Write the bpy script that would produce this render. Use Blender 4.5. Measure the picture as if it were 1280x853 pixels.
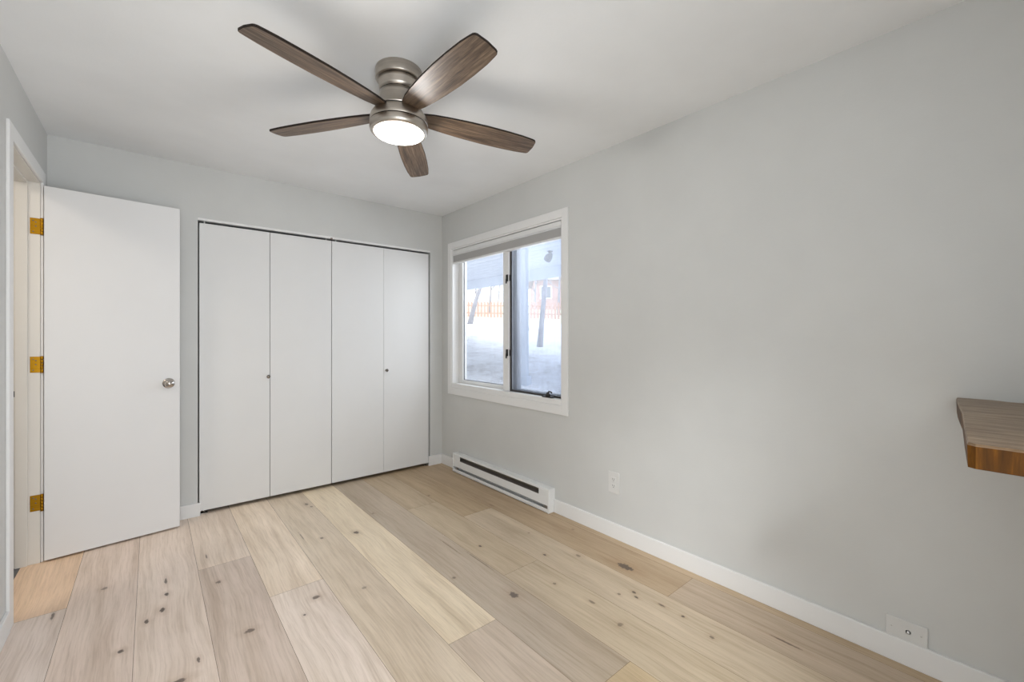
import bpy, bmesh, math, random
from mathutils import Vector, Matrix
random.seed(7)
for o in list(bpy.data.objects): bpy.data.objects.remove(o)
sc = bpy.context.scene
COL = sc.collection
R = math.radians

# ---------------------------------------------------------------- camera, world, light, exposure
H = 2.44                       # ceiling height
XR, XL, YF, YB = 2.204, -0.469, 3.693, -0.62   # right, left, far (closet) and back wall planes
EYE = 1.2515
cam = bpy.data.cameras.new('camera'); cam_o = bpy.data.objects.new('camera', cam); COL.objects.link(cam_o)
cam.sensor_width = 36.0; cam.lens = 535.96 / 1280 * 36; cam.shift_y = -5.8 / 1280; cam.clip_start = 0.02; cam.clip_end = 300
cam_o.location = (0, 0, EYE); cam_o.rotation_euler = (R(90), 0, -0.6996)
sc.camera = cam_o
sc.view_settings.view_transform = 'Standard'; sc.view_settings.look = 'None'
sc.view_settings.exposure = 0.0; sc.view_settings.gamma = 1.0; sc.view_settings.use_curve_mapping = False
W = bpy.data.worlds.new('sky'); sc.world = W; W.use_nodes = True
bg = W.node_tree.nodes['Background']; bg.inputs[0].default_value = (0.86, 0.92, 1.0, 1); bg.inputs[1].default_value = 2.6

def light(name, kind, loc, energy, color=(1, 1, 1), rot=(0, 0, 0), **k):
    l = bpy.data.lights.new(name, kind); l.energy = energy; l.color = color
    for a, v in k.items(): setattr(l, a, v)
    o = bpy.data.objects.new(name, l); COL.objects.link(o); o.location = loc; o.rotation_euler = rot
    return o
# low winter sun from behind the house: the meadow close to the house lies in its shade
light('sun', 'SUN', (-20, 10, 20), 0.8, (1.0, 0.93, 0.82), Vector((0.90, -0.18, -0.40)).to_track_quat('-Z', 'Y').to_euler(), angle=R(0.6))
# daylight entering the big window in the wall behind the photographer
light('back_window_daylight', 'AREA', (0.06, YB - 0.20, 1.08), 44, (0.92, 0.962, 1.0), (R(80), 0, 0), shape='RECTANGLE', size=0.9, size_y=2.0)
light('wall_patch_beam', 'AREA', (-0.12, YB - 0.55, 2.2), 3.2, (0.93, 0.965, 1.0), (Vector((2.2, 1.02, 0.12)) - Vector((-0.12, YB - 0.55, 2.2))).to_track_quat('-Z', 'Y').to_euler(), shape='DISK', size=0.30, spread=R(34))  # narrow beam added to brighten the lower right wall
# daylight entering the window in the right wall
light('side_window_daylight', 'AREA', (XR + 0.55, 2.76, 1.85), 24, (0.93, 0.965, 1.0), (0, R(62), 0), shape='RECTANGLE', size=1.0, size_y=1.7)
# hallway ceiling lamp beyond the open door
light('hall_lamp_light', 'AREA', (-1.15, 2.6, 2.38), 9, (1.0, 0.90, 0.78), (0, 0, 0), shape='DISK', size=0.35)

# ---------------------------------------------------------------- node helpers / materials
def srgb(r, g, b):
    f = lambda c: (c / 255) / 12.92 if c / 255 <= 0.04045 else ((c / 255 + 0.055) / 1.055) ** 2.4
    return (f(r), f(g), f(b), 1)
def newmat(name):
    m = bpy.data.materials.new(name); m.use_nodes = True
    nt = m.node_tree; b = nt.nodes['Principled BSDF']
    return m, nt, b
def N(nt, t, **k):
    n = nt.nodes.new(t)
    for a, v in k.items(): setattr(n, a, v)
    return n
def L(nt, a, b): nt.links.new(a, b)
def ramp(nt, fac, stops):
    r = N(nt, 'ShaderNodeValToRGB'); e = r.color_ramp.elements
    while len(e) < len(stops): e.new(0.5)
    for i, (p, c) in enumerate(stops): e[i].position = p; e[i].color = c
    L(nt, fac, r.inputs[0]); return r
def mapped(nt, scale, coord='Object'):
    tc = N(nt, 'ShaderNodeTexCoord'); mp = N(nt, 'ShaderNodeMapping'); mp.inputs['Scale'].default_value = scale
    L(nt, tc.outputs[coord], mp.inputs[0]); return mp.outputs[0]
def noise(nt, vec, scale=5, detail=4, rough=0.6):
    n = N(nt, 'ShaderNodeTexNoise'); n.inputs['Scale'].default_value = scale; n.inputs['Detail'].default_value = detail
    n.inputs['Roughness'].default_value = rough
    L(nt, vec, n.inputs['Vector']); return n.outputs['Fac']
def mix(nt, fac, a, b, blend='MIX'):
    m = N(nt, 'ShaderNodeMix', data_type='RGBA', blend_type=blend)
    for i, v in ((0, fac), (6, a), (7, b)):
        if hasattr(v, 'links'): L(nt, v, m.inputs[i])
        else: m.inputs[i].default_value = v
    return m.outputs[2]
def math_(nt, op, a, b=None, clamp=False):
    n = N(nt, 'ShaderNodeMath', operation=op, use_clamp=clamp)
    for i, v in ((0, a), (1, b)):
        if v is None: continue
        if hasattr(v, 'links'): L(nt, v, n.inputs[i])
        else: n.inputs[i].default_value = v
    return n.outputs[0]
def bump(nt, b, h, strength=0.1, dist=0.01):
    n = N(nt, 'ShaderNodeBump'); n.inputs['Strength'].default_value = strength; n.inputs['Distance'].default_value = dist
    L(nt, h, n.inputs['Height']); L(nt, n.outputs[0], b.inputs['Normal'])

def paint(name, col, rough=0.5, bscale=120, bstr=0.04, spec=0.4, var=0.02):
    m, nt, b = newmat(name)
    v = mapped(nt, (1, 1, 1))
    big = noise(nt, v, 2.2, 3)
    c2 = tuple(c * (1 - var) for c in col[:3]) + (1,)
    c3 = tuple(min(1, c * (1 + var)) for c in col[:3]) + (1,)
    r = ramp(nt, big, [(0.35, c2), (0.65, c3)])
    L(nt, r.outputs[0], b.inputs['Base Color'])
    b.inputs['Roughness'].default_value = rough; b.inputs['Specular IOR Level'].default_value = spec
    if bstr: bump(nt, b, noise(nt, v, bscale, 3), bstr, 0.004)
    return m
M = {}
M['wall'] = paint('wall_paint', srgb(206, 206, 203), 0.55, 60, 0.10, 0.35)
M['ceiling'] = paint('ceiling_paint', srgb(239, 240, 240), 0.9, 90, 0.10, 0.1)
M['door'] = paint('door_paint', srgb(228, 227, 226), 0.42, 250, 0.03, 0.4, 0.01)
M['closet'] = paint('closet_door_paint', srgb(226, 225, 223), 0.5, 250, 0.03, 0.35, 0.01)
M['trim'] = paint('trim_paint', srgb(232, 231, 229), 0.38, 200, 0.02, 0.45, 0.01)
M['jamb'] = paint('jamb_paint', srgb(232, 228, 221), 0.4, 200, 0.02, 0.4, 0.01)
M['plastic'] = paint('white_plastic', srgb(216, 215, 212), 0.35, 200, 0.0, 0.5, 0.01)
M['screw'] = paint('painted_screw', srgb(196, 194, 190), 0.4, 200, 0.0, 0.5)
M['enamel'] = paint('white_enamel', srgb(232, 232, 230), 0.35, 200, 0.0, 0.5, 0.01)
M['dark'] = paint('dark_gap', srgb(28, 26, 25), 0.8, 100, 0.0, 0.2)
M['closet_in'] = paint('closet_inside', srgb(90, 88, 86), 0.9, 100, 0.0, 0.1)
M['slot'] = paint('slot_metal', srgb(120, 110, 98), 0.55, 100, 0.0, 0.4)
M['fins'] = paint('fin_metal', srgb(120, 112, 104), 0.45, 100, 0.0, 0.5)
M['bronze'] = paint('dark_bronze', srgb(52, 49, 47), 0.45, 100, 0.0, 0.5)
M['sash'] = paint('grey_sash_paint', srgb(128, 130, 134), 0.5, 100, 0.0, 0.4)
M['rubber'] = paint('black_hardware', srgb(32, 28, 25), 0.4, 100, 0.0, 0.5)
M['hall_tile'] = paint('hall_tile', srgb(98, 98, 100), 0.5, 30, 0.03, 0.4, 0.1)
M['blind'] = paint('blind_fabric', srgb(186, 184, 182), 0.9, 300, 0.05, 0.1)
M['rail'] = paint('blind_rail', srgb(226, 225, 223), 0.45, 200, 0.0, 0.4)

def metal(name, col, rough, aniso=0.0, streak=0.0):
    m, nt, b = newmat(name)
    b.inputs['Metallic'].default_value = 1.0; b.inputs['Roughness'].default_value = rough
    b.inputs['Anisotropic'].default_value = aniso
    v = mapped(nt, (3, 3, 260)); n = noise(nt, v, 2, 3)
    c2 = tuple(c * (1 - streak) for c in col[:3]) + (1,)
    r = ramp(nt, n, [(0.3, c2), (0.7, col)]); L(nt, r.outputs[0], b.inputs['Base Color'])
    return m
M['nickel'] = metal('brushed_nickel', srgb(196, 188, 178), 0.34, 0.5, 0.18)
M['chrome'] = metal('satin_chrome', srgb(190, 184, 178), 0.16, 0.0, 0.05)
M['pull'] = metal('dark_nickel', srgb(130, 122, 114), 0.25, 0.0, 0.05)
M['brass'] = metal('aged_brass', srgb(190, 140, 36), 0.40, 0.0, 0.35)

# diffuser of the lamp (it is switched on)
m, nt, b = newmat('lamp_diffuser')
b.inputs['Base Color'].default_value = (0.95, 0.95, 0.95, 1); b.inputs['Emission Color'].default_value = (1.0, 0.97, 0.93, 1)
b.inputs['Emission Strength'].default_value = 9.0
M['lamp'] = m

def wood(name, dark, midc, light_, rough=0.5, lx=2.0, fine=110, spec=0.4):
    """grain running along the local X axis"""
    m, nt, b = newmat(name)
    v = mapped(nt, (lx, 26, 26)); n1 = noise(nt, v, 1.6, 6, 0.65)
    v2 = mapped(nt, (lx * 2.5, fine, fine)); n2 = noise(nt, v2, 1.4, 4, 0.7)
    s = math_(nt, 'ADD', math_(nt, 'MULTIPLY', n1, 0.55), math_(nt, 'MULTIPLY', n2, 0.45))
    r = ramp(nt, s, [(0.38, dark), (0.50, midc), (0.62, light_)])
    L(nt, r.outputs[0], b.inputs['Base Color']); b.inputs['Roughness'].default_value = rough
    b.inputs['Specular IOR Level'].default_value = spec
    bump(nt, b, s, 0.25, 0.003)
    return m
M['blade'] = wood('weathered_blade_wood', srgb(52, 41, 32), srgb(98, 80, 64), srgb(138, 117, 97), 0.42)
M['blade_edge'] = paint('blade_edge', srgb(40, 32, 27), 0.6, 100, 0.0, 0.2)

# slab: one wood; grey wall sheen on top, shade on edges put into colour
m, nt, b = newmat('slab_wood_top_lit')
v = mapped(nt, (9, 1.6, 9)); n1 = noise(nt, v, 3.0, 7, 0.7)
v2 = mapped(nt, (70, 3.5, 70)); n2 = noise(nt, v2, 1.5, 4, 0.7)
s = math_(nt, 'ADD', math_(nt, 'MULTIPLY', n1, 0.65), math_(nt, 'MULTIPLY', n2, 0.35))
r = ramp(nt, s, [(0.34, srgb(88, 66, 46)), (0.5, srgb(138, 116, 92)), (0.64, srgb(174, 152, 126))])
L(nt, r.outputs[0], b.inputs['Base Color']); b.inputs['Roughness'].default_value = 0.42
bump(nt, b, s, 0.3, 0.004)
M['slab_top'] = m
m, nt, b = newmat('slab_wood_edge_shaded')
v = mapped(nt, (4, 26, 2.5)); n1 = noise(nt, v, 2.0, 5, 0.6)
r = ramp(nt, n1, [(0.32, srgb(48, 26, 3)), (0.52, srgb(84, 50, 6)), (0.68, srgb(120, 76, 12))])
L(nt, r.outputs[0], b.inputs['Base Color']); b.inputs['Roughness'].default_value = 0.5; b.inputs['Specular IOR Level'].default_value = 0.2
M['slab_edge'] = m

# clear glass pane (thin)
def glass(name, tint, gloss=0.06, haze=0.0, hazecol=(0.8, 0.85, 0.95, 1)):
    m, nt, b = newmat(name); nt.nodes.remove(b); out = nt.nodes['Material Output']
    t = N(nt, 'ShaderNodeBsdfTransparent'); t.inputs[0].default_value = tint
    g = N(nt, 'ShaderNodeBsdfGlossy'); g.inputs['Roughness'].default_value = 0.02
    lw = N(nt, 'ShaderNodeLayerWeight'); lw.inputs[0].default_value = 0.12
    f = math_(nt, 'ADD', math_(nt, 'MULTIPLY', lw.outputs['Fresnel'], 0.5), gloss * 0.5)
    mx = N(nt, 'ShaderNodeMixShader'); L(nt, f, mx.inputs[0]); L(nt, t.outputs[0], mx.inputs[1]); L(nt, g.outputs[0], mx.inputs[2])
    last = mx
    if haze:
        d = N(nt, 'ShaderNodeBsdfTranslucent'); d.inputs[0].default_value = hazecol
        v = mapped(nt, (1, 14, 1.5)); st = noise(nt, v, 2.0, 3)
        hz = math_(nt, 'MULTIPLY', st, haze * 2)
        m2 = N(nt, 'ShaderNodeMixShader'); L(nt, hz, m2.inputs[0]); L(nt, last.outputs[0], m2.inputs[1]); L(nt, d.outputs[0], m2.inputs[2]); last = m2
    L(nt, last.outputs[0], out.inputs[0]); return m
M['glass'] = glass('window_glass', (0.97, 0.985, 1, 1), 0.04, 0.05, (0.9, 0.92, 0.96, 1))
M['mesh'] = glass('insect_mesh', (0.94, 0.96, 1.0, 1), 0.0, 0.06, (0.92, 0.94, 0.97, 1))

# ---------------------------------------------------------------- mesh helpers
class MB:
    def __init__(s): s.bm = bmesh.new()
    def box(s, x0, x1, y0, y1, z0, z1, bev=0.0, mi=0, seg=2):
        t = bmesh.new(); bmesh.ops.create_cube(t, size=1)
        for v in t.verts: v.co = Vector((x0 + (v.co.x + .5) * (x1 - x0), y0 + (v.co.y + .5) * (y1 - y0), z0 + (v.co.z + .5) * (z1 - z0)))
        if bev: bmesh.ops.bevel(t, geom=list(t.edges), offset=bev, segments=seg, profile=0.5, affect='EDGES')
        s.add(t, mi); return s
    def add(s, t, mi=0, mat=None):
        if mat is not None: bmesh.ops.transform(t, matrix=mat, verts=t.verts)
        mp = {v: s.bm.verts.new(v.co) for v in t.verts}
        for f in t.faces:
            try:
                g = s.bm.faces.new([mp[v] for v in f.verts]); g.material_index = mi or f.material_index; g.smooth = f.smooth
            except ValueError: pass
        t.free(); return s
    def lathe(s, prof, n=48, mi=0, mat=None, caps=True):
        t = bmesh.new(); rings = []
        for r_, z in prof:
            if r_ <= 1e-6: rings.append([t.verts.new((0, 0, z))])
            else: rings.append([t.verts.new((r_ * math.cos(2 * math.pi * i / n), r_ * math.sin(2 * math.pi * i / n), z)) for i in range(n)])
        for a, b in zip(rings, rings[1:]):
            for i in range(n):
                j = (i + 1) % n
                q = [a[i % len(a)], a[j % len(a)], b[j % len(b)], b[i % len(b)]]
                q = list(dict.fromkeys(q))
                if len(q) >= 3:
                    f = t.faces.new(q); f.smooth = True
        if caps:
            for rr in (rings[0], rings[-1]):
                if len(rr) > 2:
                    t.faces.new(rr)
        bmesh.ops.recalc_face_normals(t, faces=t.faces)
        s.add(t, mi, mat); return s
    def prism(s, pts, z0, z1, mi=0, bev=0.0, mat=None, side_mi=None):
        t = bmesh.new()
        a = [t.verts.new((x, y, z0)) for x, y in pts]; b = [t.verts.new((x, y, z1)) for x, y in pts]
        t.faces.new(a[::-1]); t.faces.new(b); n = len(pts)
        for i in range(n):
            f = t.faces.new([a[i], a[(i + 1) % n], b[(i + 1) % n], b[i]])
            if side_mi is not None: f.material_index = side_mi
        bmesh.ops.recalc_face_normals(t, faces=t.faces)
        if bev: bmesh.ops.bevel(t, geom=list(t.edges), offset=bev, segments=2, profile=0.5, affect='EDGES')
        s.add(t, mi, mat); return s
    def tube(s, path, radii, n=8, mi=0):
        t = bmesh.new(); rings = []
        path = [Vector(p) for p in path]
        for i, p in enumerate(path):
            d = (path[min(i + 1, len(path) - 1)] - path[max(i - 1, 0)]).normalized()
            up = Vector((0, 0, 1)) if abs(d.z) < 0.9 else Vector((1, 0, 0))
            u = d.cross(up).normalized(); w = d.cross(u)
            r_ = radii[i] if hasattr(radii, '__len__') else radii
            rings.append([t.verts.new(p + (u * math.cos(2 * math.pi * k / n) + w * math.sin(2 * math.pi * k / n)) * r_) for k in range(n)])
        for a, b in zip(rings, rings[1:]):
            for k in range(n):
                f = t.faces.new([a[k], a[(k + 1) % n], b[(k + 1) % n], b[k]]); f.smooth = True
        t.faces.new(rings[0][::-1]); t.faces.new(rings[-1])
        bmesh.ops.recalc_face_normals(t, faces=t.faces)
        s.add(t, mi); return s
    def build(s, name, mats, parent=None, loc=(0, 0, 0), rot=(0, 0, 0)):
        me = bpy.data.meshes.new(name); s.bm.to_mesh(me); s.bm.free()
        for mm in (mats if isinstance(mats, (list, tuple)) else [mats]): me.materials.append(mm)
        o = bpy.data.objects.new(name, me); COL.objects.link(o); o.location = loc; o.rotation_euler = rot
        if parent: o.parent = parent
        return o
def tag(o, label=None, cat=None, group=None, kind=None):
    if label: o['label'] = label
    if cat: o['category'] = cat
    if group: o['group'] = group
    if kind: o['kind'] = kind
    return o
def thing(name, label, cat, loc=(0, 0, 0), rot=(0, 0, 0), group=None, kind=None):
    o = bpy.data.objects.new(name, None); COL.objects.link(o); o.location = loc; o.rotation_euler = rot; o.empty_display_size = 0.1
    return tag(o, label, cat, group, kind)
def struct(o, label, cat): return tag(o, label, cat, kind='structure')

# ---------------------------------------------------------------- floor: wide oak planks running towards the closet
FX0 = -0.541; PW = 0.244
cols = {   # column index -> list of (y_start, sRGB colour); index k spans -0.297 + PW*k
    -1: [(YB, (196, 170, 148)), (1.05, (204, 184, 164)), (2.83, (214, 176, 134))],
    0: [(YB, (205, 184, 160)), (0.7, (206, 182, 158))],
    1: [(YB, (206, 186, 160)), (1.55, (212, 190, 166))],
    2: [(YB, (204, 180, 150)), (0.9, (196, 173, 149)), (2.83, (212, 190, 163))],
    3: [(YB, (214, 190, 160)), (0.4, (216, 196, 172)), (2.32, (220, 197, 164))],
    4: [(YB, (214, 190, 158)), (1.0, (216, 193, 163))],
    5: [(YB, (206, 182, 152)), (-0.2, (198, 175, 150)), (1.496, (224, 202, 168))],
    6: [(YB, (214, 184, 138)), (0.97, (198, 175, 147))],
    7: [(YB, (210, 184, 146)), (0.1, (212, 188, 153)), (1.743, (206, 180, 143)), (2.85, (200, 172, 134))],
    8: [(YB, (214, 188, 150)), (0.3, (213, 189, 156)), (2.494, (198, 166, 124))],
    9: [(YB, (204, 178, 138)), (-0.1, (202, 176, 146)), (1.095, (198, 166, 126))],
    10: [(YB, (200, 170, 130))],
}
knots = [  # x, y, half width, half length, strength
    (0.605, 2.178, .018, .016, .8), (1.0, 2.732, .016, .022, .85), (1.342, 1.582, .020, .030, .8), (1.97, 1.383, .026, .050, .9),
    (1.738, 1.257, .008, .010, .6), (2.09, 1.869, .012, .012, .3), (1.724, 1.757, .008, .012, .9), (1.864, 1.627, .012, .016, .55),
    (1.56, 1.521, .009, .011, .6), (0.32, 2.111, .020, .014, .75), (0.073, 1.966, .030, .014, .8), (-0.094, 2.303, .012, .012, .9),
    (0.057, 2.814, .006, .032, .8), (0.057, 2.67, .010, .016, .95), (0.04, 2.529, .010, .022, .95), (-0.016, 2.47, .009, .018, .9),
    (-0.179, 2.93, .014, .014, .6), (0.262, 2.632, .012, .016, .7), (0.811, 2.107, .012, .012, .45), (0.809, 2.794, .010, .012, .7),
    (1.501, 2.079, .008, .012, .95), (1.20, 1.892, .010, .010, .6), (0.528, 2.073, .006, .008, .8), (1.588, 1.302, .008, .02, .6),
    (1.557, 1.122, .014, .014, .5), (1.817, 1.078, .006, .02, .8), (1.818, 0.973, .007, .009, .9), (1.784, 0.828, .01, .012, .6),
    (1.805, 1.22, .008, .012, .9), (1.78, 1.19, .007, .014, .85), (0.887, 3.43, .012, .022, .7), (0.90, 3.36, .010, .015, .6),
    (1.67, 3.0, .010, .012, .5), (1.84, 2.02, .006, .006, .5), (1.20, 2.95, .012, .01, .45), (1.985, 0.62, .006, .06, .7),
    (-0.15, 1.76, .012, .012, .6), (0.14, 2.05, .006, .02, .8), (1.93, 2.53, .008, .03, .35), (-0.337, 2.793, .006, .04, .8),
    (0.24, 2.98, .004, .03, .7), (1.36, 2.2, .003, .12, .6), (1.40, 1.95, .003, .14, .6), (0.72, 2.9, .003, .07, .6),
]
def floor_material():
    m, nt, b = newmat('oak_planks')
    at = N(nt, 'ShaderNodeAttribute', attribute_name='plank_tone')
    tc = N(nt, 'ShaderNodeTexCoord')
    sep = N(nt, 'ShaderNodeSeparateXYZ'); L(nt, tc.outputs['Object'], sep.inputs[0])
    off = N(nt, 'ShaderNodeCombineXYZ')
    L(nt, sep.outputs[0], off.inputs[0]); L(nt, sep.outputs[1], off.inputs[1]); L(nt, math_(nt, 'MULTIPLY', at.outputs['Alpha'], 37.0), off.inputs[2])
    # slow warp so that the grain wanders
    wn = N(nt, 'ShaderNodeTexNoise'); wn.inputs['Scale'].default_value = 2.0; wn.inputs['Detail'].default_value = 2; L(nt, off.outputs[0], wn.inputs['Vector'])
    wsc = N(nt, 'ShaderNodeVectorMath', operation='SCALE'); wsc.inputs['Scale'].default_value = 0.05; L(nt, wn.outputs['Color'], wsc.inputs[0])
    wad = N(nt, 'ShaderNodeVectorMath', operation='ADD'); L(nt, off.outputs[0], wad.inputs[0]); L(nt, wsc.outputs[0], wad.inputs[1])
    def mp(scale):
        q = N(nt, 'ShaderNodeMapping'); q.inputs['Scale'].default_value = scale; L(nt, wad.outputs[0], q.inputs[0]); return q.outputs[0]
    g1 = noise(nt, mp((22, 1.1, 1)), 1.0, 5, 0.6)      # broad cathedral figure
    g2 = noise(nt, mp((150, 5, 1)), 1.0, 4, 0.7)       # fine pores
    g3 = noise(nt, mp((5, 1.6, 1)), 1.0, 3, 0.5)       # cloudy tone
    g4 = noise(nt, mp((60, 1.6, 1)), 1.0, 5, 0.75)     # dark streaks
    c = at.outputs['Color']
    r1 = ramp(nt, g1, [(0.30, (0.78, 0.74, 0.68, 1)), (0.5, (0.97, 0.97, 0.96, 1)), (0.7, (1.06, 1.06, 1.07, 1))])
    c = mix(nt, 0.85, c, r1.outputs[0], 'MULTIPLY')
    r2 = ramp(nt, g2, [(0.30, (0.82, 0.79, 0.75, 1)), (0.55, (1.02, 1.02, 1.02, 1))])
    c = mix(nt, 0.9, c, r2.outputs[0], 'MULTIPLY')
    r3 = ramp(nt, g3, [(0.32, (0.90, 0.88, 0.86, 1)), (0.68, (1.05, 1.05, 1.05, 1))])
    c = mix(nt, 0.9, c, r3.outputs[0], 'MULTIPLY')
    r4 = ramp(nt, g4, [(0.24, (0.60, 0.52, 0.44, 1)), (0.36, (1, 1, 1, 1))])
    c = mix(nt, 0.55, c, r4.outputs[0], 'MULTIPLY')
    # knots: irregular dark spots with a soft brown halo
    wob = noise(nt, tc.outputs['Object'], 55, 3)
    wob = math_(nt, 'MULTIPLY', math_(nt, 'SUBTRACT', wob, 0.5), 1.5)
    core = halo = None
    for (x, y, a, bb, s) in knots:
        dx = math_(nt, 'DIVIDE', math_(nt, 'SUBTRACT', sep.outputs[0], x), a)
        dy = math_(nt, 'DIVIDE', math_(nt, 'SUBTRACT', sep.outputs[1], y), bb)
        d = math_(nt, 'SQRT', math_(nt, 'ADD', math_(nt, 'MULTIPLY', dx, dx), math_(nt, 'MULTIPLY', dy, dy)))
        d = math_(nt, 'ADD', d, wob)
        k = math_(nt, 'MULTIPLY', math_(nt, 'MULTIPLY', math_(nt, 'SUBTRACT', 1.05, d), 2.6, True), s)
        h = math_(nt, 'MULTIPLY', math_(nt, 'SUBTRACT', 1.0, math_(nt, 'MULTIPLY', d, 0.33)), s, True)
        core = k if core is None else math_(nt, 'MAXIMUM', core, k)
        halo = h if halo is None else math_(nt, 'MAXIMUM', halo, h)
    c = mix(nt, math_(nt, 'MULTIPLY', halo, 0.38), c, srgb(150, 112, 72))
    c = mix(nt, core, c, srgb(88, 74, 64))
    L(nt, c, b.inputs['Base Color'])
    b.inputs['Roughness'].default_value = 0.42; b.inputs['Specular IOR Level'].default_value = 0.42
    bump(nt, b, g2, 0.08, 0.002)
    return m
PSAT, PLUM = 0.82, 1.08
def build_floor():
    bm = bmesh.new(); lay = bm.loops.layers.float_color.new('plank_tone'); tones = {}
    def quad(x0, x1, y0, y1, z, mi, tone):
        f = bm.faces.new([bm.verts.new((x0, y0, z)), bm.verts.new((x1, y0, z)), bm.verts.new((x1, y1, z)), bm.verts.new((x0, y1, z))])
        f.material_index = mi
        for l in f.loops: l[lay] = tone
    rnd = random.Random(3)
    for k, segs in cols.items():
        x0 = -0.297 + PW * k; x1 = min(x0 + PW, XR)
        segs = [(max(a, YB), c_) for j_, (a, c_) in enumerate(segs) if j_ + 1 == len(segs) or segs[j_ + 1][0] > YB]
        for i, (y0, rgb) in enumerate(segs):
            y1 = segs[i + 1][0] if i + 1 < len(segs) else YF + 0.1
            g = 0.0007
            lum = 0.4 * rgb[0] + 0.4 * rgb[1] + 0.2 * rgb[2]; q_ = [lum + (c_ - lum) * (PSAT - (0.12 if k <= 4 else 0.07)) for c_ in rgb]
            q_ = [c_ * (1.075 if k <= 3 else 1.01 if k <= 5 else 0.93) * (1.025 if n_ == 2 and k <= 3 else 1) for n_, c_ in enumerate(q_)]  # daylight on the left planks painted in: lighter, cooler; right planks darkened
            quad(max(x0, FX0) + g, x1 - g, y0 + g, y1 - g, 0.0, 0, srgb(*[c_ * PLUM for c_ in q_])[:3] + (rnd.random(),))
    quad(FX0, XR, YB, YF + 0.1, -0.0012, 1, (0, 0, 0, 0))
    t = MB(); t.bm.free(); t.bm = bm
    t.box(FX0, XR, YB, YF + 0.1, -0.10, -0.002, 0, 1)
    o = t.build('floor', [floor_material(), M['seam']]); return o
M['seam'] = paint('plank_seam', srgb(128, 104, 82), 0.8, 100, 0.0, 0.1)
struct(build_floor(), 'wide pale oak plank floor with dark knots', 'floor')

# ---------------------------------------------------------------- shell
TH = 0.13
OY0, OY1, OZT = 2.826, 3.490, 2.098                # doorway in the left wall
CX0, CX1, CZT = 0.2485, 2.0699, 2.0808             # closet opening in the far wall
WY0, WY1, WZ0, WZ1 = 2.066, 3.512, 0.765, 2.085    # window opening in the right wall
BX0, BX1, BZ0, BZ1 = -0.40, 0.52, 0.04, 2.12       # unseen window opening behind the camera, narrowed to shape the right wall's light patch
w = MB(); w.box(XR, XR + TH, YB - TH, WY0, -0.1, H).box(XR, XR + TH, WY1, YF + 0.85, -0.1, H).box(XR, XR + TH, WY0, WY1, -0.1, WZ0).box(XR, XR + TH, WY0, WY1, WZ1, H)
struct(w.build('wall_right', M['wall']), 'long light grey wall with the window', 'wall')
w = MB(); w.box(XL - TH, CX0, YF, YF + TH, -0.1, H).box(CX1, XR, YF, YF + TH, -0.1, H).box(CX0, CX1, YF, YF + TH, CZT, H)
struct(w.build('wall_far', M['wall']), 'grey end wall around the closet doors', 'wall')
JW = 0.118
w = MB(); w.box(XL - JW, XL, YB, OY0 - 0.02, -0.1, H).box(XL - JW, XL, OY1 + 0.02, YF, -0.1, H).box(XL - JW, XL, OY0 - 0.02, OY1 + 0.02, OZT + 0.02, H)
struct(w.build('wall_left', M['wall']), 'light grey wall with the open doorway', 'wall')
w = MB(); w.box(XL - JW, BX0, YB - TH, YB, -0.1, H).box(BX1, XR, YB - TH, YB, -0.1, H).box(BX0, BX1, YB - TH, YB, -0.1, BZ0).box(BX0, BX1, YB - TH, YB, BZ1, H)
struct(w.build('wall_back', M['wall']), 'light grey wall behind the viewer', 'wall')
struct(MB().box(XL - JW, XR + TH, YB - TH, YF + 0.85, H, H + 0.12).build('ceiling', M['ceiling']), 'smooth white ceiling', 'ceiling')
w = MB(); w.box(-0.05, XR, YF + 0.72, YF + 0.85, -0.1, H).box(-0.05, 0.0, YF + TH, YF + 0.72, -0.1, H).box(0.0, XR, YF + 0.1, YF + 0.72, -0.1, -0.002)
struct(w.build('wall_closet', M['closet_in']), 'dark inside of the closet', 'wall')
# hallway beyond the doorway
w = MB(); w.box(-1.75, -1.65, 1.6, 4.3, -0.1, H).box(-1.65, XL - JW, 4.2, 4.3, -0.1, H).box(-1.65, XL - JW, 1.6, 1.7, -0.1, H)
struct(w.build('wall_hall', M['jamb']), 'pale wall of the hallway beyond the door', 'wall')
struct(MB().box(-1.75, XL - JW, 1.6, 4.3, H, H + 0.1).build('ceiling_hall', M['ceiling']), 'hallway ceiling beyond the door', 'ceiling')
struct(MB().box(-1.65, FX0 - 0.0005, OY0 - 0.02, OY1 + 0.02, -0.1, -0.002).box(-1.65, XL - JW, 1.7, OY0 - 0.02, -0.1, -0.002).box(-1.65, XL - JW, OY1 + 0.02, 4.2, -0.1, -0.002).build('floor_hall', M['hall_tile']), 'dark grey hall floor past the doorway', 'floor')

# skirting boards
BH, BT = 0.093, 0.014
def skirt(name, segs, label):
    b_ = MB()
    for (x0, x1, y0, y1) in segs: b_.box(x0, x1, y0, y1, 0.0, BH, 0.003)
    struct(b_.build(name, M['trim']), label, 'baseboard')
skirt('baseboard_right', [(XR - BT, XR, YB, 2.140), (XR - BT, XR, 3.405, YF)], 'white baseboard along the window wall')
skirt('baseboard_far', [(XL, CX0 + 0.014, YF - BT, YF), (CX1 - 0.020, XR - BT, YF - BT, YF)], 'white baseboard on both sides of the closet')
skirt('baseboard_left', [(XL, XL + BT, YB, 2.748)], 'white baseboard left of the doorway')
skirt('baseboard_back', [(XL + BT, XR - BT, YB, YB + BT)], 'white baseboard behind the viewer')

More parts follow.
